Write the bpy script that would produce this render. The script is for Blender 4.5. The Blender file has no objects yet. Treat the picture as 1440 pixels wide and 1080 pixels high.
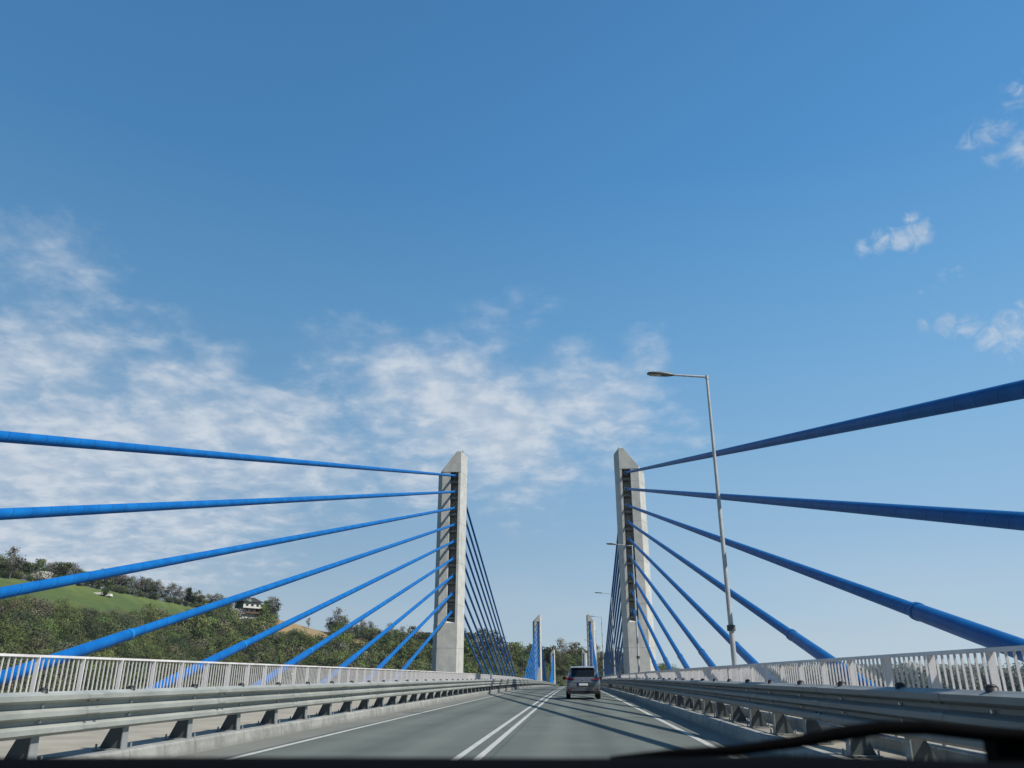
import bpy, math, random
import numpy as np
from mathutils import Vector, Matrix
random.seed(7); RNG = np.random.default_rng(7)
SC = bpy.context.scene
COL = SC.collection
K = 3.45e-5
def dz(Y):
    if Y < 0: return -K*Y*Y*.3
    if Y < 520: return -K*Y*Y
    return -K*520*520 - 2*K*520*(Y-520)*max(0., 1-(Y-520)/400)

# ------------------------------------------------------------------ materials
def mat(name, col, rough=.6, metal=0., spec=.5):
    m = bpy.data.materials.new(name); m.use_nodes = True
    b = m.node_tree.nodes['Principled BSDF']
    b.inputs['Base Color'].default_value = (*col, 1); b.inputs['Roughness'].default_value = rough
    b.inputs['Metallic'].default_value = metal; b.inputs['Specular IOR Level'].default_value = spec
    return m
class NT:
    def __init__(s, m): s.m = m; s.t = m.node_tree; s.n = s.t.nodes; s.l = s.t.links; s.b = s.n.get('Principled BSDF')
    def new(s, typ, **kw):
        n = s.n.new(typ)
        for k, v in kw.items():
            if k.startswith('i_'): n.inputs[k[2:].replace('_', ' ')].default_value = v
            else: setattr(n, k, v)
        return n
    def link(s, a, b): s.l.new(a, b)
    def coord(s, kind='Object', scale=(1, 1, 1)):
        c = s.new('ShaderNodeTexCoord'); mp = s.new('ShaderNodeMapping'); mp.inputs['Scale'].default_value = scale
        s.link(c.outputs[kind], mp.inputs['Vector']); return mp.outputs[0]
    def noise(s, vec, scale, detail=4, rough=.55, dist=0.):
        n = s.new('ShaderNodeTexNoise'); n.inputs['Scale'].default_value = scale; n.inputs['Detail'].default_value = detail
        n.inputs['Roughness'].default_value = rough; n.inputs['Distortion'].default_value = dist
        s.link(vec, n.inputs['Vector']); return n.outputs['Fac']
    def ramp(s, fac, stops):
        r = s.new('ShaderNodeValToRGB'); e = r.color_ramp.elements
        while len(e) < len(stops): e.new(.5)
        for i, (p, c) in enumerate(stops):
            e[i].position = p; e[i].color = (*c, 1) if len(c) == 3 else c
        s.link(fac, r.inputs['Fac']); return r.outputs['Color']
    def g(s, fac, a, b, lo=0., hi=1.):
        n = s.new('ShaderNodeMapRange'); n.interpolation_type = 'SMOOTHSTEP'
        n.inputs['From Min'].default_value = a; n.inputs['From Max'].default_value = b
        n.inputs['To Min'].default_value = lo; n.inputs['To Max'].default_value = hi
        s.link(fac, n.inputs['Value']); return n.outputs[0]
    def mix(s, fac, a, b, mode='MIX'):
        n = s.new('ShaderNodeMix'); n.data_type = 'RGBA'; n.blend_type = mode
        for v, k in ((fac, 0), (a, 6), (b, 7)):
            if isinstance(v, (int, float)): n.inputs[k].default_value = v
            elif isinstance(v, tuple): n.inputs[k].default_value = (*v, 1)
            else: s.link(v, n.inputs[k])
        return n.outputs[2]
    def math(s, op, a, b=0.):
        n = s.new('ShaderNodeMath'); n.operation = op
        for v, k in ((a, 0), (b, 1)):
            if isinstance(v, (int, float)): n.inputs[k].default_value = v
            else: s.link(v, n.inputs[k])
        return n.outputs[0]
    def bump(s, h, strength=.3, dist=.01):
        n = s.new('ShaderNodeBump'); n.inputs['Strength'].default_value = strength; n.inputs['Distance'].default_value = dist
        s.link(h, n.inputs['Height']); s.link(n.outputs[0], s.b.inputs['Normal'])
    def color(s, c): s.link(c, s.b.inputs['Base Color'])
    def rough(s, c): s.link(c, s.b.inputs['Roughness'])

def m_asphalt(name, base, tracks=True):
    m = mat(name, base, .85, 0, .3); n = NT(m); v = n.coord('Object')
    vs = n.coord('Object', (1, .07, 1))
    sep = n.new('ShaderNodeSeparateXYZ'); n.link(v, sep.inputs[0])
    a = n.noise(v, 90, 3, .7); b = n.noise(v, .5, 5, .6); c = n.noise(vs, 1.6, 4, .6)
    col = n.mix(a, tuple(x*.72 for x in base), tuple(x*1.3 for x in base))
    col = n.mix(n.g(b, .3, .72), col, tuple(x*1.2 for x in base)); b2 = n.noise(v, .13, 4, .5); col = n.mix(n.math('MULTIPLY', n.g(b2, .45, .6), .3), col, tuple(x*.78 for x in base))
    col = n.mix(n.math('MULTIPLY', n.g(c, .45, .75), .35), col, tuple(x*.72 for x in base))
    if tracks:
        for x0 in (-4.45, -2.75, -.42, 1.5):
            d = n.math('ABSOLUTE', n.math('ADD', sep.outputs[0], -x0))
            col = n.mix(n.math('MULTIPLY', n.g(d, .45, .05), .36), col, tuple(x*1.55 for x in base))
        for x0 in (-3.6, .55):
            d = n.math('ABSOLUTE', n.math('ADD', sep.outputs[0], -x0))
            col = n.mix(n.math('MULTIPLY', n.g(d, .35, .02), .34), col, tuple(x*.6 for x in base))
        # transverse seams every 24 m and a longitudinal seam between the lanes
        f = n.math('ABSOLUTE', n.math('ADD', n.math('FRACT', n.math('MULTIPLY', n.math('ADD', sep.outputs[1], 7.), 1/24.)), -.5))
        w = n.math('MULTIPLY', n.noise(v, 3, 3), .002)
        col = n.mix(n.math('MULTIPLY', n.g(n.math('ADD', f, w), .0032, .0018), .6), col, tuple(x*.4 for x in base))
        d = n.math('ABSOLUTE', n.math('ADD', sep.outputs[0], 1.32))
        col = n.mix(n.math('MULTIPLY', n.g(d, .03, .012), .45), col, tuple(x*.5 for x in base))
        vo = n.new('ShaderNodeTexVoronoi'); vo.feature = 'DISTANCE_TO_EDGE'; vo.inputs['Scale'].default_value = .22
        n.link(n.mix(.12, v, n.new('ShaderNodeTexNoise').outputs['Color']), vo.inputs['Vector'])
        cr = n.math('MULTIPLY', n.g(vo.outputs[0], .012, .004), n.g(n.noise(v, .18, 2), .55, .62))
        col = n.mix(n.math('MULTIPLY', cr, .5), col, tuple(x*.35 for x in base))
    n.color(col); n.bump(a, .5, .006); return m
def m_concrete(name, base, joint=4.2, stain=.5, streak=True):
    m = mat(name, base, .85, 0, .3); n = NT(m); v = n.coord('Object')
    sep = n.new('ShaderNodeSeparateXYZ'); n.link(v, sep.inputs[0])
    vs = n.coord('Object', (1, 1, .09))
    a = n.noise(v, 1.1, 6, .65); b = n.noise(vs, 2.2, 5, .65); c = n.noise(v, 40, 3, .6)
    col = n.mix(n.g(a, .3, .7), tuple(x*.8 for x in base), tuple(x*1.08 for x in base))
    if streak: col = n.mix(n.math('MULTIPLY', n.g(b, .5, .78), stain), col, (base[0]*.5, base[1]*.49, base[2]*.45))
    col = n.mix(n.math('MULTIPLY', c, .22), col, tuple(x*.6 for x in base))
    if joint:
        f = n.math('ABSOLUTE', n.math('ADD', n.math('FRACT', n.math('MULTIPLY', n.math('ADD', sep.outputs[2], 40.15), 1/joint)), -.5))
        col = n.mix(n.math('MULTIPLY', n.g(f, .012, .006), .55), col, tuple(x*.45 for x in base))
        lv = n.math('FLOOR', n.math('MULTIPLY', n.math('ADD', sep.outputs[2], 40.15+joint/2), 1/joint))
        wn = n.new('ShaderNodeTexWhiteNoise'); wn.noise_dimensions = '1D'; n.link(lv, wn.inputs['W'])
        col = n.mix(n.math('MULTIPLY', wn.outputs['Value'], .26), col, tuple(x*.55 for x in base))
    n.color(col); n.bump(c, .25, .01); return m
def m_kerb(name, base):
    m = mat(name, base, .85, 0, .3); n = NT(m); v = n.coord('Object')
    sep = n.new('ShaderNodeSeparateXYZ'); n.link(v, sep.inputs[0])
    a = n.noise(v, 2.3, 6, .7); c = n.noise(v, 30, 3)
    col = n.mix(n.g(a, .3, .7), tuple(x*.62 for x in base), tuple(x*1.1 for x in base))
    f = n.math('ABSOLUTE', n.math('ADD', n.math('FRACT', sep.outputs[1]), -.5))
    col = n.mix(n.math('MULTIPLY', n.g(f, .016, .008), .6), col, tuple(x*.3 for x in base))
    col = n.mix(n.math('MULTIPLY', n.g(sep.outputs[2], .1, 0.), .5), col, tuple(x*.45 for x in base))
    col = n.mix(n.math('MULTIPLY', c, .3), col, tuple(x*.55 for x in base))
    n.color(col); n.bump(c, .3, .01); return m
def m_paint_road():
    m = mat('road_paint', (.62, .62, .6), .7, 0, .3); n = NT(m); v = n.coord('Object')
    a = n.noise(v, 8, 6, .75); b = n.noise(v, 60, 3, .7)
    col = n.mix(n.g(a, .42, .75), (.50, .50, .465), (.27, .28, .265))
    col = n.mix(n.g(b, .62, .7), col, (.14, .15, .15)); n.color(col); return m
def m_galv(name, base=(.42, .44, .43), rough=.45, metal=.35, scale=14):
    m = mat(name, base, rough, metal); n = NT(m); v = n.coord('Object')
    vo = n.new('ShaderNodeTexVoronoi'); vo.inputs['Scale'].default_value = scale*3; n.link(v, vo.inputs['Vector'])
    a = n.noise(v, .8, 6, .7); b = n.noise(n.coord('Object', (1, .15, 1)), 6, 4)
    col = n.mix(n.g(a, .3, .75), tuple(x*.74 for x in base), tuple(x*1.1 for x in base))
    col = n.mix(n.math('MULTIPLY', n.new('ShaderNodeSeparateColor').outputs[0], 0.), col, col)
    col = n.mix(n.math('MULTIPLY', n.g(b, .55, .8), .4), col, tuple(x*.5 for x in base))
    col = n.mix(n.math('MULTIPLY', vo.outputs['Distance'], .25), col, tuple(x*.75 for x in base))
    gr = n.noise(n.coord('Object', (3, .35, 3)), 1.7, 6, .75); col = n.mix(n.math('MULTIPLY', n.g(gr, .5, .72), .38), col, (base[0]*.42, base[1]*.38, base[2]*.32))
    n.color(col); n.rough(n.g(a, .2, .8, rough-.08, rough+.18)); return m
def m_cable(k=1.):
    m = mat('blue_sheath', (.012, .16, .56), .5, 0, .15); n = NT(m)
    c = n.new('ShaderNodeTexCoord'); sep = n.new('ShaderNodeSeparateXYZ'); n.link(c.outputs['UV'], sep.inputs[0])
    ph = n.math('ADD', n.math('MULTIPLY', sep.outputs[1], 1/.62), sep.outputs[0])
    f = n.math('ABSOLUTE', n.math('ADD', n.math('FRACT', ph), -.5))
    ln = n.g(f, .05, .02)
    v = n.coord('Object'); a = n.noise(v, 1.3, 5, .6); b = n.noise(v, 14, 4, .6)
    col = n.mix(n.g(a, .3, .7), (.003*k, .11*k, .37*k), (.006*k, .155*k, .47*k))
    dr = n.noise(n.coord('Object', (1, .25, 1)), 2.2, 5, .7)
    col = n.mix(n.math('MULTIPLY', b, .2), col, (.008, .12, .36))
    col = n.mix(n.math('MULTIPLY', n.g(dr, .5, .8), .2), col, (.03, .10, .20))
    col = n.mix(n.math('MULTIPLY', ln, .42), col, (.004, .06, .20))
    n.color(col); n.bump(ln, .6, .008); return m
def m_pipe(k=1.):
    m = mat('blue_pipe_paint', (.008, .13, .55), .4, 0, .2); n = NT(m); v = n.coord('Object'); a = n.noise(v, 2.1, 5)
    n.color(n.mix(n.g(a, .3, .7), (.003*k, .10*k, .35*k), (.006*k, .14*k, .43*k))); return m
def m_leaf(name='foliage'):
    m = mat(name, (.07, .09, .03), .9, 0, .15); n = NT(m)
    at = n.new('ShaderNodeAttribute'); at.attribute_name = 'Col'
    n.color(at.outputs['Color'])
    n.b.inputs['Emission Color'].default_value = (.55, .78, 1., 1); n.b.inputs['Emission Strength'].default_value = .020  # distance haze painted in as a faint blue emission
    an = n.new('ShaderNodeAttribute'); an.attribute_name = 'Out'; ge = n.new('ShaderNodeNewGeometry')
    sc = n.new('ShaderNodeVectorMath'); sc.operation = 'SCALE'; sc.inputs[3].default_value = .55; n.link(ge.outputs['Normal'], sc.inputs[0])
    ad = n.new('ShaderNodeVectorMath'); ad.operation = 'ADD'; n.link(an.outputs['Vector'], ad.inputs[0]); n.link(sc.outputs[0], ad.inputs[1])
    nz = n.new('ShaderNodeVectorMath'); nz.operation = 'NORMALIZE'; n.link(ad.outputs[0], nz.inputs[0]); n.link(nz.outputs[0], n.b.inputs['Normal'])
    # leaves let some light through
    tr = n.new('ShaderNodeBsdfTranslucent'); n.link(at.outputs['Color'], tr.inputs['Color'])
    mx = n.new('ShaderNodeMixShader'); mx.inputs[0].default_value = .18
    out = n.n['Material Output']; n.link(n.b.outputs[0], mx.inputs[1]); n.link(tr.outputs[0], mx.inputs[2]); n.link(mx.outputs[0], out.inputs[0])
    return m
def m_terrain():
    m = mat('hillside_ground', (.08, .09, .04), .95, 0, .1); n = NT(m); n.b.inputs['Emission Color'].default_value = (.55, .78, 1., 1); n.b.inputs['Emission Strength'].default_value = .02; v = n.coord('Object')  # weak blue emission stands in for aerial haze over the slope
    at = n.new('ShaderNodeAttribute'); at.attribute_name = 'Col'
    a = n.noise(v, .05, 6, .65); b = n.noise(v, .6, 5, .7)
    col = n.mix(n.g(a, .3, .7), at.outputs['Color'], n.mix(1., at.outputs['Color'], (1.2, 1.12, .95), 'MULTIPLY'))
    col = n.mix(n.math('MULTIPLY', n.g(b, .4, .75), .45), col, n.mix(1., col, (.55, .62, .5), 'MULTIPLY'))
    c2 = n.noise(n.coord('Object', (1, .4, 1)), .16, 6, .7); col = n.mix(n.math('MULTIPLY', n.g(c2, .42, .7), .45), col, n.mix(1., col, (1.6, 1.25, 1.1), 'MULTIPLY'))
    n.color(col); n.bump(b, .6, .5); return m

M = dict(
 asphalt=m_asphalt('asphalt', (.110, .124, .107)), gutter=m_asphalt('gutter_asphalt', (.165, .168, .148), False),
 paint=m_paint_road(), kerb=m_kerb('kerb_concrete', (.36, .36, .33)),
 walk=m_concrete('walkway_concrete', (.36, .33, .265), 0, .3, False),
 deck=m_concrete('deck_concrete', (.42, .42, .39), 0), pylon=m_concrete('pylon_concrete', (.63, .63, .585), 4.2, .55),
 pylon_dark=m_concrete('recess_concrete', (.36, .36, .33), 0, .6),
 beam=m_galv('guardrail_steel', (.37, .385, .35), .5, .0), post=m_galv('post_steel', (.085, .10, .10), .6, .0),
 flange=m_galv('flange_steel', (.30, .32, .31), .5, .0), cap=mat('black_cap', (.02, .022, .025), .5),
 bolt=mat('bolt_steel', (.75, .76, .74), .35, .4), rail=m_galv('railing_paint', (.84, .81, .80), .5, .0), beam_shaded=m_galv('shaded_beam_steel', (.235, .25, .245), .5, .0),  # right guardrail beam gets a darker steel, its shade painted into the colour
 sheath=m_cable(), pipe=m_pipe(), sheath_shaded=m_cable(.72), pipe_shaded=m_pipe(.75), collar=mat('collar_blue', (.012, .19, .50), .4), ring=m_galv('anchor_ring_steel', (.55, .56, .55), .4, .5),  # right-hand cable blues darkened: their shaded side is put into the colour
 lamp=m_galv('lamp_steel', (.56, .58, .58), .4, .1), lamphead=m_galv('lamp_housing', (.18, .19, .17), .5, .2),
 lens=mat('lamp_lens', (.42, .40, .32), .12), leaf=m_leaf(), terrain=m_terrain(),
 bark=mat('bark', (.13, .115, .09), .95, 0, .1), palebark=mat('pale_bark', (.17, .16, .14), .9, 0, .1),
 box=mat('box_blue_grey', (.12, .17, .28), .6), dash=mat('dashboard_plastic', (.002, .002, .0025), .95, 0, .02), rubber=mat('rubber', (.002, .002, .0025), .9, 0, .05),
)
wt = mat('river_water', (.03, .045, .04), .12); nw = NT(wt); nw.bump(nw.noise(nw.coord('Object'), 1.5, 4), .3, .08); M['water'] = wt

# ------------------------------------------------------------------ mesh helpers
def tag(o, label=None, cat=None, group=None, kind=None):
    if label: o['label'] = label
    if cat: o['category'] = cat
    if group: o['group'] = group
    if kind: o['kind'] = kind
    return o
def empty(name, loc=(0, 0, 0), rz=0):
    o = bpy.data.objects.new(name, None); COL.objects.link(o); o.location = loc; o.rotation_euler = (0, 0, rz); o.empty_display_size = .3
    return o
class MB:
    def __init__(s): s.v = []; s.f = []; s.uv = []
    def add(s, vs, fs, uvs=None):
        o = len(s.v); s.v += [tuple(p) for p in vs]; s.f += [tuple(o+i for i in f) for f in fs]
        if uvs is not None: s.uv += uvs
        return s
    def box(s, x0, x1, y0, y1, z0, z1):
        return s.add([(x, y, z) for z in (z0, z1) for x, y in ((x0, y0), (x1, y0), (x1, y1), (x0, y1))],
              [(3, 2, 1, 0), (4, 5, 6, 7), (0, 1, 5, 4), (1, 2, 6, 5), (2, 3, 7, 6), (3, 0, 4, 7)])
    def prism(s, poly, z0, z1, top=None):
        n = len(poly); zt = [z1 if top is None else top(*p) for p in poly]
        return s.add([(x, y, z0) for x, y in poly]+[(x, y, t) for (x, y), t in zip(poly, zt)],
              [tuple(range(n-1, -1, -1)), tuple(range(n, 2*n))]+[(i, (i+1) % n, n+(i+1) % n, n+i) for i in range(n)])
    def tube(s, a, b, ra, rb=None, n=10, caps=True, uv=False):
        rb = ra if rb is None else rb; a = Vector(a); b = Vector(b); d = (b-a).normalized(); L = (b-a).length
        u = d.cross(Vector((0, 0, 1)) if abs(d.z) < .95 else Vector((1, 0, 0))).normalized(); w = d.cross(u)
        vs = []
        for c, r in ((a, ra), (b, rb)):
            for i in range(n):
                t = 2*math.pi*i/n; vs.append(c+(u*math.cos(t)+w*math.sin(t))*r)
        fs = [(i, (i+1) % n, n+(i+1) % n, n+i) for i in range(n)]
        uvs = None
        if uv:
            uvs = []
            for i in range(n): uvs += [(i/n, 0), ((i+1)/n, 0), ((i+1)/n, L), (i/n, L)]
        if caps:
            fs += [tuple(range(n-1, -1, -1)), tuple(range(n, 2*n))]
            if uv: uvs += [(0, 0)]*(2*n)
        return s.add(vs, fs, uvs)
    def mesh(s, name, m, smooth=False):
        me = bpy.data.meshes.new(name); me.from_pydata(s.v, [], s.f)
        if s.uv:
            l = me.uv_layers.new(name='UVMap'); l.data.foreach_set('uv', [c for p in s.uv for c in p])
        me.materials.append(m)
        if smooth: me.shade_smooth(); 
        me.update(); return me
    def build(s, name, m, parent=None, smooth=False, angle=None):
        me = s.mesh(name, m, smooth)
        if angle: me.set_sharp_from_angle(angle=math.radians(angle))
        o = bpy.data.objects.new(name, me); COL.objects.link(o)
        if parent: o.parent = parent
        return o
def inst(name, me, parent=None, loc=(0, 0, 0)):
    o = bpy.data.objects.new(name, me); COL.objects.link(o); o.location = loc
    if parent: o.parent = parent
    return o
YS = [-60, -40, -20, -10] + [i*5. for i in range(0, 141)]
def extrude(profile, ys=YS, zoff=0., closed=False):
    mb = MB(); n = len(profile); vs = []; fs = []
    for y in ys:
        z = dz(y)
        vs += [(x, y, zz+z+zoff) for x, zz in profile]
    for j in range(len(ys)-1):
        for i in range(n if closed else n-1):
            k = (i+1) % n
            fs.append((j*n+i, j*n+k, (j+1)*n+k, (j+1)*n+i))
    if closed: fs += [tuple(range(n)), tuple((len(ys)-1)*n+i for i in range(n-1, -1, -1))]
    return mb.add(vs, fs)
def nrm_up(o):
    me = o.data; import bmesh; bm = bmesh.new(); bm.from_mesh(me); bmesh.ops.recalc_face_normals(bm, faces=bm.faces); bm.to_mesh(me); bm.free()

# ------------------------------------------------------------------ bridge deck, road
def st(o, name_=None): o['kind'] = 'structure'; return o
KL, KR = -6.25, 3.2
st(extrude([(KR, 0), (KL, 0)]).build('road', M['asphalt']))
st(extrude([(-5.44, .004), (KL, .004)]).build('gutter', M['gutter']))
st(extrude([(KR, .004), (2.62, .004)]).build('gutter', M['gutter']))
for x, w in ((-5.27, .125), (-1.83, .115), (-1.505, .115), (2.45, .13)):
    st(extrude([(x+w/2, .006), (x-w/2, .006)]).build('road_marking', M['paint']))
kp = lambda x, s: [(x, -.02), (x+s*.035, .19), (x+s*.06, .22), (x+s*.26, .22), (x+s*.26, -.02)]
st(extrude(kp(KL, -1), closed=True).build('kerb', M['kerb'])); st(extrude(kp(KR, 1), closed=True).build('kerb', M['kerb']))
st(extrude([(KL-.262, .2), (-10.95, .2), (-10.95, -.3), (KL-.262, -.3)], closed=True).build('footway', M['walk']))
st(extrude([(KR+.262, .2), (4.8, .2), (4.8, -.3), (KR+.262, -.3)], closed=True).build('footway', M['walk']))
deck = st(extrude([(5.2, -.05), (6.9, -.25), (6.9, -.8), (3.5, -2.6), (-9.6, -2.6), (-13.2, -.8), (-13.2, -.25), (-11.5, -.05), (-11.5, -.32), (5.2, -.32)], closed=True).build('bridge_deck', M['deck']))
for o in list(COL.objects): nrm_up(o)

# ------------------------------------------------------------------ guard rails
def crest(t):
    c = .5-.5*math.cos(2*math.pi*((t*.94+.03)*3)); return max(0., min(1., (c-.5)*1.75+.62))
def guard_beam(xf, zb, s, name, y0, y1):
    prof = []; H = .51
    for i in range(37):
        t = i/36; c = crest(t)  # three crests
        prof.append((xf-s*(1-c)*.105, zb+t*H))
    prof += [(x+s*-.006, z) for x, z in prof[::-1]]
    ys = list(np.arange(y0, min(y1, 60), 4.))+list(np.arange(max(60, y0), y1, 8.))
    return extrude(prof, ys, closed=True)
def guardrail(side, label):
    s = 1 if side == 'L' else -1          # direction in which the beam faces the road
    xf = -6.38 if side == 'L' else 3.5
    zb = .50 if side == 'L' else .565
    ph = 9.6 if side == 'L' else 7.4
    BM = M['beam'] if side == 'L' else M['beam_shaded']
    root = empty('guardrail', (xf, 0, 0)); tag(root, label, 'guardrail', 'guardrails lining the road')
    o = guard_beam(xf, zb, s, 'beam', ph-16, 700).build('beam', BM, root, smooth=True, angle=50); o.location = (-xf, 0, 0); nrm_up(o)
    # post: flared plates facing along the road, bright foot flange on the road side
    b = -s
    def P(pts, y0, y1, mb):
        n = len(pts)
        mb.add([(x, y0, z) for x, z in pts]+[(x, y1, z) for x, z in pts],
               [tuple(range(n)), tuple(range(2*n-1, n-1, -1))]+[(i, n+i, n+(i+1) % n, (i+1) % n) for i in range(n)])
    zt = zb+.47
    pl = MB(); P([(b*.13, zt), (b*.27, zt), (b*.27, .55), (b*.43, .212), (b*.10, .212)], -.006, 0.004, pl)
    P([(b*.13, zt), (b*.27, zt), (b*.27, .55), (b*.40, .212), (b*.12, .212)], .075, .083, pl)
    pl.box(min(b*.262, b*.27), max(b*.262, b*.27), .004, .075, .5, zt)
    fl = MB(); fl.add([(b*.115, -.004, zt), (b*.115, .081, zt), (b*.075, .12, .222), (b*.075, -.045, .222), (b*.128, -.004, zt), (b*.128, .081, zt), (b*.09, .12, .222), (b*.09, -.045, .222)],
                      [(0, 1, 2, 3), (7, 6, 5, 4), (0, 3, 7, 4), (1, 5, 6, 2), (0, 4, 5, 1), (3, 2, 6, 7)])
    x0, x1 = sorted((b*.02, b*.46)); fl.box(x0, x1, -.12, .2, .206, .222)
    for bx, by in ((.05, -.09), (.05, .165), (.42, -.09), (.42, .165)): fl.tube((b*bx, by, .22), (b*bx, by, .285), .014, n=6)
    cp = MB()                                         # round spacer tube between post and beam
    cp.tube((b*.115, .04, zb+.38), (b*.115, .04, zb+.535), .055, n=12); cp.tube((b*.115, .04, zb+.535), (b*.115, .04, zb+.56), .055, .03, n=12)
    bo = MB()
    bo.tube((b*.095, .04, 0), (b*.07, .04, 0), .017, n=8)
    mp = pl.mesh('post', M['post']); mf = fl.mesh('flange', M['flange']); mc = cp.mesh('spacer', M['cap'], True); mo = bo.mesh('bolt', M['bolt'])
    rest = MB(); k = 0; y = ph-8
    while y < 640:
        z = dz(y)
        if k < 60:
            p = inst('post', mp, root, (0, y, z)); q = inst('flange', mf, p)
            if k < 16: inst('bolt', mo, p, (0, 0, zb+.17)); inst('bolt', mo, p, (0, 0, zb+.34))
        elif k < 98: p = inst('post', mp, root, (0, y, z))
        else:
            x0, x1 = sorted((b*.13, b*.35)); rest.box(x0, x1, y, y+.08, z+.2, z+zt)
        if k < 70: inst('spacer', mc, root, (0, y, z))
        k += 1; y += 2.0
    r = rest.build('post', M['post'], root); r['kind'] = 'stuff'
    # beam splices: a lapped plate edge with eight bolts
    for j in range(14):
        yy = ph-7+4*j; sp = MB()
        prof = []
        for i in range(37):
            t = i/36; c = crest(t); prof.append((s*-(1-c)*.105+s*.004, zb+t*.51))
        sp.add([(x, -.16, z) for x, z in prof]+[(x, .16, z) for x, z in prof], [(i, i+1, 38+i, 37+i) for i in range(36)])
        q = sp.build('splice_plate', BM, root, True); q.location = (0, yy, dz(yy))
        if j == 0: sb = MB().tube((-s*.06, 0, 0), (-s*.022, 0, 0), .014, n=6).mesh('bolt', M['post'])
        if j < 8:
            for zz in (.12, .22, .29, .39):
                for dy in (-.11, .11): inst('bolt', sb, q, (0, dy, zb+zz))
guardrail('L', 'sunlit grey triple-wave steel guardrail on the left of the road')
guardrail('R', 'shaded grey triple-wave steel guardrail on the right of the road')

# ------------------------------------------------------------------ railings
def railing(side, label):
    X, ztop, ph = (-10.6, 1.58, 15.38) if side == 'L' else (4.54, 1.48, 9.23)
    zl = .43
    root = empty('bridge_railing', (X, 0, 0)); tag(root, label, 'railing', 'bridge railings')
    ys = list(np.arange(-30, 640, 6.))
    extrude([(-.04, ztop-.045), (.04, ztop-.045), (.04, ztop), (-.04, ztop)], ys, closed=True).build('handrail', M['rail'], root)
    extrude([(-.02, zl), (.02, zl), (.02, zl+.04), (-.02, zl+.04)], ys, closed=True).build('bottom_rail', M['rail'], root)
    pm = MB().box(-.044, .044, -.012, .012, .385, ztop-.046).mesh('post', M['rail'])
    extrude([(-.11, .15), (.13, .15), (.13, .36), (.09, .385), (-.07, .385), (-.11, .36)], ys, closed=True).build('plinth', M['kerb'], root)
    def bars(mb, y0=0, z0=0):
        for i in range(1, 9):
            yy = y0+i*1.5/9; mb.box(-.0135, .0135, yy-.007, yy+.007, z0+zl+.04, z0+ztop-.046)
        return mb
    bm_ = bars(MB()).mesh('baluster_panel', M['rail'])
    y = ph-1.5*8; k = 0; rp = MB(); rb = MB()
    while y < 636:
        z = dz(y)
        if k < 99: inst('post', pm, root, (0, y, z)); inst('baluster_panel', bm_, root, (0, y, z))
        else: rp.box(-.055, .055, y-.012, y+.012, z+.2, z+ztop-.046); bars(rb, y, z)
        y += 1.5; k += 1
    a = rp.build('post', M['rail'], root); a['kind'] = 'stuff'; b = rb.build('baluster_panel', M['rail'], root); b['kind'] = 'stuff'
railing('L', 'pale painted steel railing of slim upright bars beyond the left footway')
railing('R', 'pale painted steel railing with slanting light close behind the right guardrail')
for X, Y, side in ((-10.52, 104, 'left'), (4.46, 79.5, 'right')):
    z = dz(Y); b = MB().box(-.06, .02, -.9, .9, .55, 1.52); b.box(-.075, .035, -.95, .95, 1.52, 1.56)
    o = b.build('control_cabinet', M['box']); o.location = (X, Y, z)
    tag(o, 'small blue-grey box mounted on the %s railing beside the nearest pylon' % side, 'box')

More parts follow.
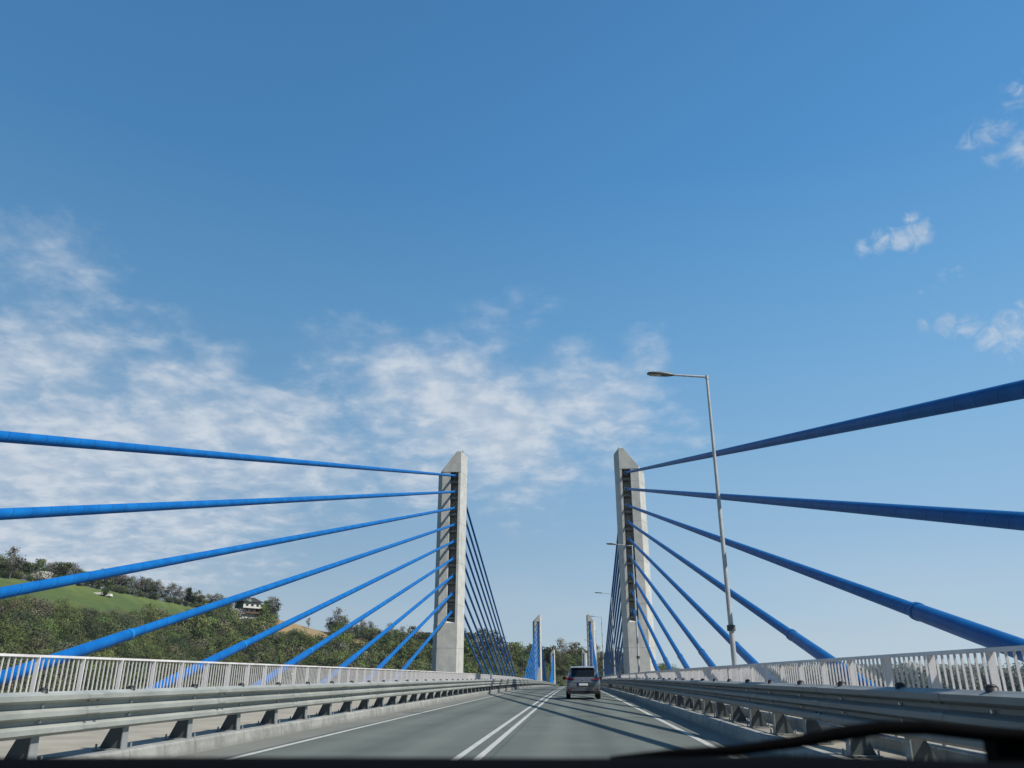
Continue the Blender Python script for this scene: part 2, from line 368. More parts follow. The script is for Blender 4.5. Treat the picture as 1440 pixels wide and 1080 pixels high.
# ------------------------------------------------------------------ pylons and stay cables
PYL = [(82.7, 'nearest'), (290.5, 'middle'), (500., 'farthest')]
XI = {'L': -11.67, 'R': 5.47}
ATT = [21.45-i*1.787 for i in range(9)]            # cable heights at the pylon, top to bottom
CROSS = {'L': [-4.3, 3., 10.4, 18.3, 26.2, 34., 42.2, 50.3, 57.9], 'R': [-3.8, 3.9, 11.5, 20., 28.1, 36.4, 44.5, 52.3, 60.5]}
def pylon(side, Yc, which):
    s = -1 if side == 'L' else 1
    z = dz(Yc); root = empty('pylon', (XI[side], Yc, z))
    tag(root, '%s concrete pylon on the %s of the road, notched front with cables' % (which, 'left' if side == 'L' else 'right'), 'pylon', 'concrete bridge pylons')
    fl = lambda pts: [(s*u, v) for u, v in (pts if s > 0 else pts[::-1])]
    hexa = [(0, -2.2), (2.02, -2.2), (2.82, 0), (2.02, 2.2), (0, 2.2), (-.42, 0)]
    MB().prism(fl(hexa), -24, 6.35).build('pylon_base', M['pylon'], root)
    sh = [(0, -2.2), (.24, -2.2), (.24, -.9), (1.15, -.9), (1.15, -2.2), (2.02, -2.2), (2.82, 0), (2.02, 2.2), (1.15, 2.2), (1.15, .9), (.24, .9), (.24, 2.2), (0, 2.2), (-.42, 0)]
    e = .012                                         # formwork step: the shaft stands a touch behind the base
    o = MB(); poly = fl([(u*(1-e)+.01, v*(1-e)) for u, v in sh]); n = len(poly)
    o.add([(x, y, 6.35) for x, y in poly]+[(x, y, 22.1) for x, y in poly], [(i, (i+1) % n, n+(i+1) % n, n+i) for i in range(n)])
    o.build('pylon_shaft', M['pylon'], root)
    hd = [(0, -2.2), (.5, -2.2), (2.02, -2.2), (2.82, 0), (2.02, 2.2), (.5, 2.2), (0, 2.2), (-.42, 0)]
    top = lambda x, y: min(24.45+.1*min(0, .5-abs(y)), 24.45-1.42*(abs(x)-.5)*(1 if x*s > 0 else 0)) if x*s > .5 else 24.45-.12*abs(y)/2.2
    h = MB(); poly = fl(hd); n = len(poly)
    zt = [24.3 if x*s < -.01 else max(22.15, 24.4-1.35*max(0, x*s-.5)) for x, y in poly]
    ia = [i for i, (x, y) in enumerate(poly) if abs(x*s-.5) < .01]; a_, b_ = sorted(ia)
    ring = list(range(n))
    f1 = [i for i in ring if poly[i][0]*s <= .51]; f2 = [i for i in ring if poly[i][0]*s >= .49]
    def order(f):
        cx = sum(poly[i][0] for i in f)/len(f); return sorted(f, key=lambda i: math.atan2(poly[i][1], poly[i][0]-cx))
    h.add([(x, y, 22.1) for x, y in poly]+[(x, y, t) for (x, y), t in zip(poly, zt)],
          [tuple(range(n-1, -1, -1)), tuple(n+i for i in order(f1)), tuple(n+i for i in order(f2))]+[(i, (i+1) % n, n+(i+1) % n, n+i) for i in range(n)])
    h.build('pylon_head', M['pylon'], root)
    MB().tube((s*.12, -.3, 24.3), (s*.12, -.3, 25.1), .02, n=6).tube((s*.12, -.3, 24.75), (s*.12, -.3, 24.9), .06, n=8).build('lightning_rod', M['post'], root)
    # anchor blocks in the recess: sloping top, one below every cable
    zc = lambda i: ATT[i]-dz(80.)
    blk = MB()
    bz = .28
    blocks = []
    for v0, v1, vv in ((-.9, -1.62, -1), (.9, 1.62, 1)):
        blk = MB()
        xa, xb = sorted((s*.25, s*1.14))
        y0, y1 = sorted((v0, v1)); zlow = -.75
        if vv < 0: blk.add([(xa, y1, -bz), (xb, y1, -bz), (xa, y1, zlow), (xb, y1, zlow), (xa, y0, -.42), (xb, y0, -.42), (xa, y0, zlow+.12), (xb, y0, zlow+.12)],
                [(0, 1, 3, 2), (4, 6, 7, 5), (0, 4, 5, 1), (2, 3, 7, 6), (0, 2, 6, 4), (1, 5, 7, 3)])
        else: blk.box(xa, xb, y0, y1, zlow, -bz)
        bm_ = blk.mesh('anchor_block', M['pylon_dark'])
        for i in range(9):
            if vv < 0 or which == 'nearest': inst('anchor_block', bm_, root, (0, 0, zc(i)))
    # pale sloping sill closing the recess
    xa, xb = sorted((s*.24, s*1.15))
    for q in (-1, 1):
        sl = MB()
        y0, y1 = q*.9, q*2.17
        sl.add([(xa, y0, 6.3), (xb, y0, 6.3), (xa, y1, 6.3), (xb, y1, 6.3), (xa, y0, 6.95), (xb, y0, 6.95), (xa, y1, 6.38), (xb, y1, 6.38)],
           [(0, 1, 3, 2), (4, 6, 7, 5), (0, 4, 5, 1), (2, 3, 7, 6), (0, 2, 6, 4), (1, 5, 7, 3)])
        sl.build('recess_sill', M['pylon'], root)
ORD = ['topmost', 'second highest', 'third highest', 'fourth highest', 'middle', 'fourth lowest', 'third lowest', 'second lowest', 'lowest']
def cable(side, Yc, which, i, far):
    X = XI[side]+(-.68 if side == 'L' else .68)
    yn = CROSS[side][i]-82.7; yn = -yn+5.5 if far else yn
    Yx = Yc+yn; zx = 1.5+dz(Yx)
    fy = 1 if far else -1
    T = Vector((X, Yc+fy*2.2, ATT[i]-dz(80.)+dz(Yc)-(0 if not far else .1))); Xp = Vector((X, Yx, zx)); d = (T-Xp).normalized()
    Tin = T+d*1.25; A = Xp-d*((1.65)/d.z)
    g = Xp+d*((.75)/d.z)
    root = empty('stay_cable', tuple(A))
    sd = 'left' if side == 'L' else 'right'
    tag(root, '%s blue stay cable on the %s side of the %s %s pylon' % (ORD[i], 'far' if far else 'near', which, sd), 'stay cable', 'blue stay cables')
    r = lambda p: p-A
    near = which == 'nearest'
    nn = 20 if near else 8
    MB().tube(r(g-d*.3), r(Tin), .128, n=nn, uv=True, caps=False).build('sheath', M['sheath' if side == 'L' else 'sheath_shaded'], root, True)
    MB().tube(r(A), r(g), .150, n=nn, caps=True).build('guard_pipe', M['pipe' if side == 'L' else 'pipe_shaded'], root, True, 50)
    if near:
        MB().tube(r(g-d*.02), r(g+d*.11), .162, n=nn).build('collar', M['collar' if side == 'L' else 'pipe_shaded'], root, True, 50)
        c = MB().tube(r(T-d*.1), r(T+d*.95), .165, n=nn); c.build('anchor_sleeve', M['pipe'], root, True, 50)
        MB().tube(r(T+d*.72), r(T+d*.84), .25, n=nn).build('anchor_ring', M['ring'], root, True, 50)
for Yc, which in PYL:
    for side in 'LR':
        pylon(side, Yc, which)
        for far in (0, 1):
            for i in range(9): cable(side, Yc, which, i, far)

# ------------------------------------------------------------------ street lamps
def make_lamp():
    root = empty('street_lamp')
    p = MB().tube((0, 0, .2), (0, 0, 1.0), .092, .086, n=16); p.tube((0, 0, 1.0), (0, 0, 10.62), .082, .043, n=16); p.build('pole', M['lamp'], root, True, 40)
    MB().tube((0, 0, 2.45), (0, 0, 2.62), .125, n=12).build('bracket', M['post'], root)
    MB().box(-.18, .18, -.18, .18, .2, .225).build('base_plate', M['post'], root)
    MB().tube((.03, 0, 10.63), (-1.25, 0, 10.75), .038, .032, n=12).tube((0, 0, 10.55), (0, 0, 10.68), .055, n=12).build('arm', M['lamp'], root, True, 40)
    secs = [(-1.08, .05, .04, 10.735), (-1.2, .08, .06, 10.74), (-1.35, .13, .07, 10.75), (-1.55, .155, .065, 10.775), (-1.8, .155, .05, 10.80), (-1.95, .12, .035, 10.81), (-1.99, .06, .015, 10.81)]
    h = MB(); N = 16; vs = []
    for x, w, t, z in secs:
        for i in range(N):
            a = 2*math.pi*i/N; c, s_ = math.cos(a), math.sin(a)
            vs.append((x, w*math.copysign(abs(c)**.5, c), z+t*math.copysign(abs(s_)**.7, s_)*(1 if s_ > 0 else .55)))
    fs = [(j*N+i, j*N+(i+1) % N, (j+1)*N+(i+1) % N, (j+1)*N+i) for j in range(len(secs)-1) for i in range(N)]+[tuple(range(N-1, -1, -1)), tuple((len(secs)-1)*N+i for i in range(N))]
    h.add(vs, fs); hd = h.build('luminaire', M['lamphead'], root, True, 50); nrm_up(hd)
    MB().add([(-1.5, -.11, 10.735), (-1.9, -.10, 10.765), (-1.9, .10, 10.765), (-1.5, .11, 10.735), (-1.55, -.08, 10.72), (-1.86, -.075, 10.747), (-1.86, .075, 10.747), (-1.55, .08, 10.72)],
             [(0, 1, 2, 3), (7, 6, 5, 4), (0, 4, 5, 1), (1, 5, 6, 2), (2, 6, 7, 3), (3, 7, 4, 0)]).build('lens', M['lens'], hd)
    return root
def copy_tree(o, parent=None):
    c = o.copy(); COL.objects.link(c)
    if parent: c.parent = parent
    for ch in [q for q in ALL[o.name]]: copy_tree(ch, c)
    return c
lamp0 = make_lamp()
ALL = {}
def index(o): ALL[o.name] = list(o.children); [index(c) for c in o.children]
index(lamp0)
LO = ['nearest and tallest street lamp, galvanised, rising beyond the right railing', 'second nearest street lamp, standing in front of the nearest right pylon',
      'third nearest street lamp, arm just left of the nearest right pylon', 'fourth nearest street lamp, between the nearest and middle right pylons',
      'fifth nearest street lamp along the right railing', 'sixth nearest street lamp along the right railing', 'small distant street lamp just before the middle right pylon',
      'tiny street lamp just past the middle right pylon']
for i in range(8):
    o = lamp0 if i == 0 else copy_tree(lamp0)
    Y = 24.5+35.6*i; o.location = (4.75, Y, dz(Y)); tag(o, LO[i], 'street lamp', 'street lamps along the right railing')

# ------------------------------------------------------------------ the car ahead
def car():
    root = empty('car', (.5, 45.6, dz(45.6)+.01)); root.scale = (1.03, 1.03, 1.03)
    tag(root, 'dark silver people carrier seen from behind, driving ahead in the right lane', 'car')
    body = mat('car_paint', (.2, .21, .22), .25, .5); body.node_tree.nodes['Principled BSDF'].inputs['Coat Weight'].default_value = .8
    nb = NT(body); nb.color(nb.mix(nb.noise(nb.coord('Object'), 400, 2), (.15, .165, .185), (.20, .215, .235)))
    glass = mat('car_glass', (.008, .01, .012), .05, 0, .6); blk = mat('car_black_plastic', (.012, .012, .014), .6)
    red = mat('tail_red', (.38, .012, .018), .15); redd = mat('tail_dark_red', (.16, .005, .01), .2); tyre = mat('tyre', (.012, .012, .012), .85); rim = mat('rim', (.35, .36, .38), .35, .7)
    chrome = mat('chrome', (.7, .7, .72), .12, 1.); white = mat('plate_white', (.75, .75, .74), .4); blue = mat('plate_blue', (.02, .06, .35), .4)
    # longitudinal stations (y from rear 0 to front 4.4): half width, sill z, belt z, roof z, roof half width
    ST = [(0.00, .80, .42, .80, .83, .76), (.03, .86, .36, .92, .97, .80), (.09, .895, .32, .97, 1.09, .80), (.20, .915, .30, 1.0, 1.27, .77), (.34, .92, .28, 1.02, 1.47, .70), (.46, .92, .27, 1.02, 1.60, .66),
          (.8, .925, .27, 1.01, 1.645, .65), (1.5, .93, .26, .99, 1.665, .66), (2.2, .93, .26, .96, 1.65, .65), (2.7, .925, .26, .94, 1.56, .62), (3.2, .92, .26, .94, 1.22, .66), (3.55, .91, .27, .92, 1.01, .70),
          (3.9, .88, .29, .86, .93, .70), (4.25, .80, .33, .72, .80, .60), (4.40, .66, .42, .60, .66, .5)]
    def sec(y, w, zs, zb, zr, wr):
        pts = [(0, zs), (w*.78, zs), (w*.95, zs+.07), (w, zs+.2), (w*1.0, (zs+zb)/2+.05), (w*.985, zb-.06), (w*.955, zb)]
        for t in (.33, .66, .9): pts.append((w*.955+(wr-w*.955)*t**1.25, zb+(zr-zb)*t*.97))
        pts += [(wr*.90, zr-.012), (wr*.5, zr+.008), (0, zr+.015)]
        return pts
    ns = len(sec(*ST[0])); b = MB(); vs = []
    for s_ in ST:
        pt = sec(*s_)
        vs += [(x, s_[0], z) for x, z in pt]+[(-x, s_[0], z) for x, z in pt[-2:0:-1]]
    n = 2*ns-2
    fs = [(j*n+i, j*n+(i+1) % n, (j+1)*n+(i+1) % n, (j+1)*n+i) for j in range(len(ST)-1) for i in range(n)]+[tuple(range(n-1, -1, -1)), tuple((len(ST)-1)*n+i for i in range(n))]
    b.add(vs, fs); o = b.build('body', body, root, True, 42); nrm_up(o)
    # rear hatch surface helper: y and half-width of the rear at height z
    zs_ = [(s_[4], s_[0]) for s_ in ST[:6]]
    def ry(z):
        for (a, ya), (c, yc) in zip(zs_, zs_[1:]):
            if z <= c: return ya+(yc-ya)*max(0, (z-a))/(c-a)
        return zs_[-1][1]
    def patch(name, outline, m, off=.012, parent=root, thick=.02):
        k = len(outline); mb = MB(); fr = [(x, ry(z)-off-abs(x)**3*-.10, z) for x, z in outline]; bk = [(x, y+thick, z) for x, y, z in fr]
        mb.add(fr+bk, [tuple(range(k)), tuple(range(2*k-1, k-1, -1))]+[(i, k+i, k+(i+1) % k, (i+1) % k) for i in range(k)]); return mb.build(name, m, parent)
    def strips(name, rows, m, off, parent=root):   # rows: (z, x0, x1)
        mb = MB(); N = 9; vs = []
        for z, x0, x1 in rows:
            for i in range(N):
                x = x0+(x1-x0)*i/(N-1); vs.append((x, ry(z)-off+abs(x)**4*.16, z))
        fs = [(j*N+i, j*N+i+1, (j+1)*N+i+1, (j+1)*N+i) for j in range(len(rows)-1) for i in range(N-1)]
        mb.add(vs, fs); return mb.build(name, m, parent, True)
    strips('rear_window', [(1.13, -.72, .72), (1.2, -.76, .76), (1.3, -.75, .75), (1.4, -.72, .72), (1.5, -.67, .67), (1.555, -.6, .6)], glass, .022)
    sp = MB().add([(-.62, .30, 1.60), (.62, .30, 1.60), (.66, .62, 1.655), (-.66, .62, 1.655), (-.60, .31, 1.565), (.60, .31, 1.565), (.62, .6, 1.6), (-.62, .6, 1.6)],
        [(0, 1, 2, 3), (7, 6, 5, 4), (0, 4, 5, 1), (1, 5, 6, 2), (2, 6, 7, 3), (3, 7, 4, 0)]).build('roof_spoiler', body, root)
    MB().box(-.1, .1, .285, .3, 1.565, 1.58).build('brake_lamp', redd, sp)
    MB().tube((.05, .75, 1.66), (.05, .62, 1.80), .012, .006, n=6).build('aerial', blk, root)
    for s_ in (-1, 1):
        t = MB(); pts = [(.44, 1.01), (.56, .975), (.80, .955), (.885, .98), (.89, 1.075), (.83, 1.09), (.66, 1.06)]
        k = len(pts); fr = [(s_*x, ry(z)-.045+max(0, x-.72)**2*1.1, z) for x, z in pts]; bk = [(x, y+.1, z) for x, y, z in fr]
        f_ = [tuple(range(k)), tuple(range(2*k-1, k-1, -1))]+[(i, k+i, k+(i+1) % k, (i+1) % k) for i in range(k)]
        if s_ < 0: f_ = [q[::-1] for q in f_]
        t.add(fr+bk, f_); tl = t.build('tail_light', red, root); nrm_up(tl)
        c = MB().add([(s_*x, ry(z)-.05+max(0, x-.72)**2*1.1, z) for x, z in ((.5, 1.0), (.82, .985), (.84, 1.03), (.62, 1.045))], [(0, 1, 2, 3)]).build('reflector', redd if s_ < 0 else mat('tail_pale_red', (.8, .25, .22), .1), tl)  # right reflector is a paler red than the left
        MB().box(*(sorted((s_*.62, s_*.82))), -.012, .02, .50, .535).build('reflector', redd, root)
        mr = MB().tube((s_*.90, 2.55, 1.0), (s_*.98, 2.5, 1.02), .04, n=8)
        mr.add([(s_*(1.02+.09*math.cos(a)), yy, 1.05+.085*math.sin(a)) for yy in (2.42, 2.58) for a in [i*math.pi/6 for i in range(12)]],
               [tuple(range(12)), tuple(range(23, 11, -1))]+[(i, 12+i, 12+(i+1) % 12, (i+1) % 12) for i in range(12)])
        q = mr.build('wing_mirror', blk, root); nrm_up(q)
        sw = MB(); rows = [(.75, 1.12, 1.42), (1.3, 1.08, 1.52), (2.0, 1.05, 1.54), (2.5, 1.03, 1.47), (2.95, 1.02, 1.2)]
        def xs(y, z):
            for A_, B_ in zip(ST, ST[1:]):
                if A_[0] <= y <= B_[0]:
                    u = (y-A_[0])/(B_[0]-A_[0]); w, zb, zr, wr = [A_[q]+(B_[q]-A_[q])*u for q in (1, 3, 4, 5)]
                    t_ = max(0, (z-zb)/((zr-zb)*.97)); return w*.955+(wr-w*.955)*t_**1.25
        vs = []
        for y, z0, z1 in rows: vs += [(s_*(xs(y, z0)+.012), y, z0), (s_*(xs(y, (z0+z1)/2)+.016), y, (z0+z1)/2), (s_*(xs(y, z1)+.012), y, z1)]
        sw.add(vs, [(j*3+i, j*3+i+1, j*3+4+i, j*3+3+i) for j in range(len(rows)-1) for i in (0, 1)])
        sw.build('side_window', glass, root, True)
        for yy in (.82, 3.55):
            w = MB(); xo = s_*.80; prof = [(0., .30), (.02, .325), (.06, .335), (.17, .335), (.21, .325), (.23, .30)]; N = 24; vs = []
            for dx, r_ in prof:
                for i in range(N): a = 2*math.pi*i/N; vs.append((s_*(.70+dx), yy+r_*math.cos(a), .335+r_*math.sin(a)))
            w.add(vs, [(j*N+i, j*N+(i+1) % N, (j+1)*N+(i+1) % N, (j+1)*N+i) for j in range(len(prof)-1) for i in range(N)]+[tuple(range(N)), tuple((len(prof)-1)*N+i for i in range(N))])
            ty = w.build('wheel', tyre, root, True, 40); nrm_up(ty)
            MB().tube((s_*.90, yy, .335), (s_*.935, yy, .335), .22, .2, n=20).build('rim', rim, ty)
    MB().box(-.84, .84, -.02, .5, .27, .40).build('rear_bumper', blk, root)
    MB().box(-.60, .60, -.035, .0, .44, .475).build('bumper_trim', body, root)
    MB().box(-.52, .52, -.02, .08, .865, .885).build('hatch_handle', chrome, root)
    rc = MB().box(-.34, .34, -.012, .03, .66, .83).build('plate_recess', blk, root)
    pl_ = MB().box(-.26, .26, -.026, -.013, .69, .80).build('number_plate', white, root); MB().box(-.258, -.215, -.03, -.0265, .692, .798).build('plate_band', blue, pl_)
    MB().add([(0, .0, 1.03), (.045, .0, .96), (0, .0, .89), (-.045, .0, .96), (0, -.02, .985), (.018, -.02, .96), (0, -.02, .935), (-.018, -.02, .96)],
             [(0, 1, 5, 4), (1, 2, 6, 5), (2, 3, 7, 6), (3, 0, 4, 7)]).build('badge', chrome, root)
    MB().tube((-.5, -.01, .27), (-.5, .2, .27), .03, n=10).build('exhaust', blk, root)
    MB().tube((.0, .36, 1.2), (.34, .14, 1.17), .012, n=6).build('rear_wiper', blk, root)
car()

# ------------------------------------------------------------------ dashboard and wiper of the car we sit in
def dashboard():
    prof = [(.30, 1.02), (.45, 1.085), (.62, 1.112), (.76, 1.119), (.84, 1.1175), (.90, 1.105), (.96, 1.06), (.96, .95), (.30, .95)]
    xs = [-1.0+.1*i for i in range(21)]; mb = MB(); n = len(prof); vs = []
    for x in xs:
        lift = .0052+.005*math.exp(-((x-.22)/.13)**2)
        bow = -.10*x*x
        vs += [(x, y+bow*(1 if y > .5 else 0), z+(lift if z > 1 else 0)) for y, z in prof]
    mb.add(vs, [(j*n+i, j*n+(i+1) % n, (j+1)*n+(i+1) % n, (j+1)*n+i) for j in range(len(xs)-1) for i in range(n)]+[tuple(range(n)), tuple((len(xs)-1)*n+i for i in range(n-1, -1, -1))])
    o = mb.build('dashboard', M['dash'], None, True, 60); nrm_up(o)
    tag(o, 'black car dashboard edge running along the bottom of the view', 'dashboard')
    root = empty('windscreen_wiper', (.48, 1.0, 1.08)); tag(root, 'blurred black windscreen wiper at the lower right', 'wiper')
    P = [(.04, 1.108), (.11, 1.114), (.19, 1.1185), (.255, 1.127), (.305, 1.136), (.354, 1.1425), (.402, 1.143), (.464, 1.137), (.52, 1.134), (.62, 1.134)]
    w = MB()
    for (a, b), (c, d), r1, r2 in zip(P, P[1:], (.003, .005, .006, .007, .008, .008, .008, .008, .008), (.005, .006, .007, .008, .008, .008, .008, .008, .008)):
        w.tube((a-.48, 0, b-1.08), (c-.48, 0, d-1.08), r1, r2, n=10)
    w.build('wiper_arm', M['rubber'], root, True, 60)
    w = MB().box(-.002, .16, .0, .03, -.03, .05); w.build('arm_hinge', M['rubber'], root)
dashboard()

# ------------------------------------------------------------------ terrain
TAB = [(-75, 250, 30), (-60, 250, 29), (-47.5, 270, 30.4), (-42.9, 300, 32.5), (-37.55, 330, 33.4), (-35.2, 340, 33.6), (-33.6, 350, 34.3), (-29.4, 380, 33.0), (-26.75, 400, 31.4), (-24.9, 415, 30.3), (-22.1, 430, 28.8), (-20.2, 440, 28.0),
       (-17.8, 440, 23.0), (-14.4, 440, 20.0), (-10.4, 430, 15.0), (-7.3, 440, 11.5), (-5.3, 470, 9.5), (-3.3, 570, 8.0), (-1.6, 720, 6.), (.7, 760, 5.), (4.6, 800, 1.), (9.4, 800, -3.), (27.7, 800, -4.), (60, 800, -4.)]
TA = np.array(TAB)
def ridge(a): return np.interp(a, TA[:, 0], TA[:, 1]), np.interp(a, TA[:, 0], TA[:, 2])
ZG = -20.
def hill(a, D):
    Dr, H = ridge(a); W = 175.
    t = (D-(Dr-W))/W; tt = np.clip(t, 0, 1)
    h = ZG+.3+(H-ZG)*(tt**1.12*(1-.06*np.sin(tt*math.pi*2)))
    back = np.clip((D-Dr)/260., 0, 1); h = h-(H-ZG)*.45*back*back*(3-2*back)
    wob = 1.2*np.sin(a*.9+D*.03)+.8*np.sin(a*2.3-D*.06); h = h+wob*np.clip(t*2, 0, 1)*np.clip((1-tt)*3, 0, 1)
    x = D*np.sin(np.radians(a)); y = D*np.cos(np.radians(a))
    br = np.clip((np.abs(x+3)-16)/14., 0, 1)*1.; br = np.where(y > 690, 1, br)
    return np.where(t <= 0, ZG-.6, ZG-.6+(h-ZG+.6)*br)
def kind_at(a, D):
    Dr, H = ridge(a); t = (D-(Dr-175.))/175.
    lo = np.interp(a, [-60, -36.4, -34.2, -31.9, -29.5, -26.6, -25.2, -24.8], [.82, .79, .77, .76, .79, .86, .99, 1.2])
    meadow = (t > lo) & (t < 1.5) & (a < -24.8)
    field = (a > -20.9) & (a < -17.0) & (t > .80) & (t < 1.3)
    field2 = (a > -15.6) & (a < -13.6) & (t > .80) & (t < .9)
    return meadow, field | field2
def terrain():
    az = np.linspace(-75, 60, 271); Ds = np.concatenate([np.linspace(60, 900, 106), np.linspace(950, 2200, 10)])
    A_, D_ = np.meshgrid(az, Ds, indexing='ij'); H = hill(A_, D_)
    X = D_*np.sin(np.radians(A_)); Y = D_*np.cos(np.radians(A_))
    v = np.stack([X, Y, H], -1).reshape(-1, 3); nA, nD = A_.shape
    i = (np.arange(nA-1)[:, None]*nD+np.arange(nD-1)[None]).ravel()
    f = np.stack([i, i+1, i+nD+1, i+nD], -1)[:, ::-1]
    me = bpy.data.meshes.new('hill'); me.from_pydata(v.tolist(), [], f.tolist())
    me_, fi = kind_at(A_, D_); c = np.zeros((nA, nD, 4)); c[...] = (.06, .062, .036, 1)
    c[me_] = (.072, .108, .038, 1); up = me_ & ((D_-(ridge(A_)[0]-175))/175 > .93); c[up] = (.10, .14, .05, 1); c[fi] = (.25, .195, .115, 1)
    ca = me.color_attributes.new('Col', 'FLOAT_COLOR', 'POINT'); ca.data.foreach_set('color', c.reshape(-1))
    me.materials.append(M['terrain']); me.shade_smooth(); o = bpy.data.objects.new('hill', me); COL.objects.link(o); o['kind'] = 'structure'
    g = MB().add([(-6000, -3000, ZG-1), (6000, -3000, ZG-1), (6000, 9000, ZG-1), (-6000, 9000, ZG-1)], [(0, 1, 2, 3)])
    m = mat('valley_ground', (.07, .085, .035), .95, 0, .1); n = NT(m); a = n.noise(n.coord('Object'), .02, 8, .7); n.color(n.mix(n.g(a, .35, .65), (.045, .055, .03), (.07, .075, .045)))
    g.build('ground', m)['kind'] = 'structure'
    w = MB().add([(-70, -300, ZG-.5), (900, -300, ZG-.5), (1400, 260, ZG-.5), (300, 230, ZG-.5), (60, 250, ZG-.5), (-30, 200, ZG-.5), (-75, 90, ZG-.5)], [tuple(range(7))])
    w.build('river', M['water'])['kind'] = 'structure'
terrain()

# ------------------------------------------------------------------ trees
def quads(P, size, cols, nrm=None, asp=1.):
    n = len(P); a = RNG.normal(size=(n, 3)); a /= np.linalg.norm(a, axis=1)[:, None]
    b = RNG.normal(size=(n, 3)); b -= (a*b).sum(1)[:, None]*a; b /= np.linalg.norm(b, axis=1)[:, None]
    s = (size if np.ndim(size) else np.full(n, size))[:, None]*.5
    V = np.stack([P-a*s*asp-b*s*.6, P+a*s*asp-b*s, P+a*s*asp*.8+b*s, P-a*s*asp+b*s*.7], 1)
    return V, cols
PAL = {'olive': [(.112, .124, .052), (.135, .142, .062), (.088, .10, .048)], 'fresh': [(.125, .165, .055), (.105, .14, .052), (.145, .17, .068)],
       'brown': [(.135, .118, .088), (.112, .098, .074), (.155, .136, .10)], 'dark': [(.062, .075, .045), (.075, .086, .05), (.052, .061, .042)],
       'blossom': [(.46, .45, .40), (.34, .35, .28), (.20, .21, .14)], 'grey': [(.20, .19, .165), (.165, .155, .135), (.235, .225, .20)]}
for _k in PAL:
    if _k not in ('blossom', 'grey'): PAL[_k] = [(q[0]*.86, q[1]*.97, q[2]*.78) for q in PAL[_k]]
def crown(kind, h, w, n, size, z0=.25):
    """leaf clumps scattered around branch tips; returns positions and colours"""
    nb = max(6, int(n/28)); u = RNG.random(nb); ang = RNG.random(nb)*2*math.pi
    hz = z0+(1-z0)*u**.8; prof = np.sin(np.clip((hz-z0)/(1-z0), .04, 1)**.75*math.pi*.93)**.7
    if kind == 'spire': prof = (1-hz)*1.1+.1
    rr = w*.5*prof*(RNG.random(nb)**.45)
    C = np.stack([rr*np.cos(ang), rr*np.sin(ang), hz*h*.96], -1)
    k = RNG.integers(0, nb, n); sp = w*(.10+.05*RNG.random(n))
    P = C[k]+RNG.normal(size=(n, 3))*sp[:, None]*np.array([1, 1, .75])
    P[:, 2] = np.clip(P[:, 2], h*.08, h*1.03)
    pal = np.array(PAL[kind if kind in PAL else 'dark']); tone = (.7+.6*RNG.random(nb))[k]
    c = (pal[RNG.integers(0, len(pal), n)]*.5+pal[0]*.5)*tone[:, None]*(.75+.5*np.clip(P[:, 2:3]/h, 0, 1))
    o = P-C[k]; o /= np.linalg.norm(o, axis=1)[:, None]+1e-6; q = P-np.array([0, 0, h*.45]); q /= np.linalg.norm(q, axis=1)[:, None]+1e-6
    o = o*.6+q*.7+np.array([0, 0, .15]); return P, np.concatenate([c, o/np.linalg.norm(o, axis=1)[:, None]], 1)
def leafmesh(name, V, c):
    n = len(V); me = bpy.data.meshes.new(name); me.vertices.add(n*4); me.vertices.foreach_set('co', V.reshape(-1).astype(np.float32))
    me.loops.add(n*4); me.loops.foreach_set('vertex_index', np.arange(n*4, dtype=np.int32)); me.polygons.add(n)
    me.polygons.foreach_set('loop_start', np.arange(0, n*4, 4, dtype=np.int32)); me.update(calc_edges=True)
    ca = me.color_attributes.new('Col', 'FLOAT_COLOR', 'POINT'); cc = np.ones((n, 4, 4), np.float32); cc[..., :3] = c[:, None, :3]; ca.data.foreach_set('color', cc.reshape(-1))
    oa = me.attributes.new('Out', 'FLOAT_VECTOR', 'POINT'); oa.data.foreach_set('vector', np.repeat(c[:, 3:6], 4, axis=0).astype(np.float32).reshape(-1))
    me.materials.append(M['leaf']); return me
def limbs(h, w, n=14, r=.16, pale=False, seed=0):
    rs = random.Random(seed); mb = MB(); lean = rs.uniform(-.06, .06)
    pts = [(0, 0, -.6)]+[(lean*h*t+rs.uniform(-.1, .1), rs.uniform(-.12, .12), h*t) for t in (.2, .42, .62, .8)]
    for j, (a, b) in enumerate(zip(pts, pts[1:])): mb.tube(a, b, r*(1-j*.2), r*(1-(j+1)*.2), n=6, caps=False)
    for i in range(n):
        t = rs.uniform(.22, .8); a = rs.uniform(0, 6.28); L = w*rs.uniform(.3, .52)*(1.1-t*.5)
        k = min(3, int(t/.22)); p = Vector(pts[0]).lerp(Vector(pts[-1]), t); p.z = h*t
        e = p+Vector((math.cos(a)*L, math.sin(a)*L, L*rs.uniform(.5, 1.3))); mid = p.lerp(e, .55)+Vector((0, 0, -.06*L))
        mb.tube(p, mid, r*.38*(1-t*.5), r*.25*(1-t*.5), n=5, caps=False); mb.tube(mid, e, r*.25*(1-t*.5), .02, n=4, caps=False)
        for q in range(4):
            a2 = a+rs.uniform(-1, 1); e2 = mid+Vector((math.cos(a2), math.sin(a2), rs.uniform(.4, 1.4)))*L*rs.uniform(.35, .6); mb.tube(mid, e2, r*.14, .012, n=3, caps=False)
    return mb.mesh('trunk', M['palebark'] if pale else M['bark'])
PROTO = {}
SPEC = {'grey': (10, 5, 620, .26), 'brown': (9.5, 5.2, 850, .3), 'olive': (9, 5.5, 1100, .36), 'fresh': (7.5, 6.5, 1400, .42), 'blossom': (5.5, 5.5, 1300, .34), 'spire': (8, 2.4, 1200, .35), 'dark': (7, 6, 1300, .42)}
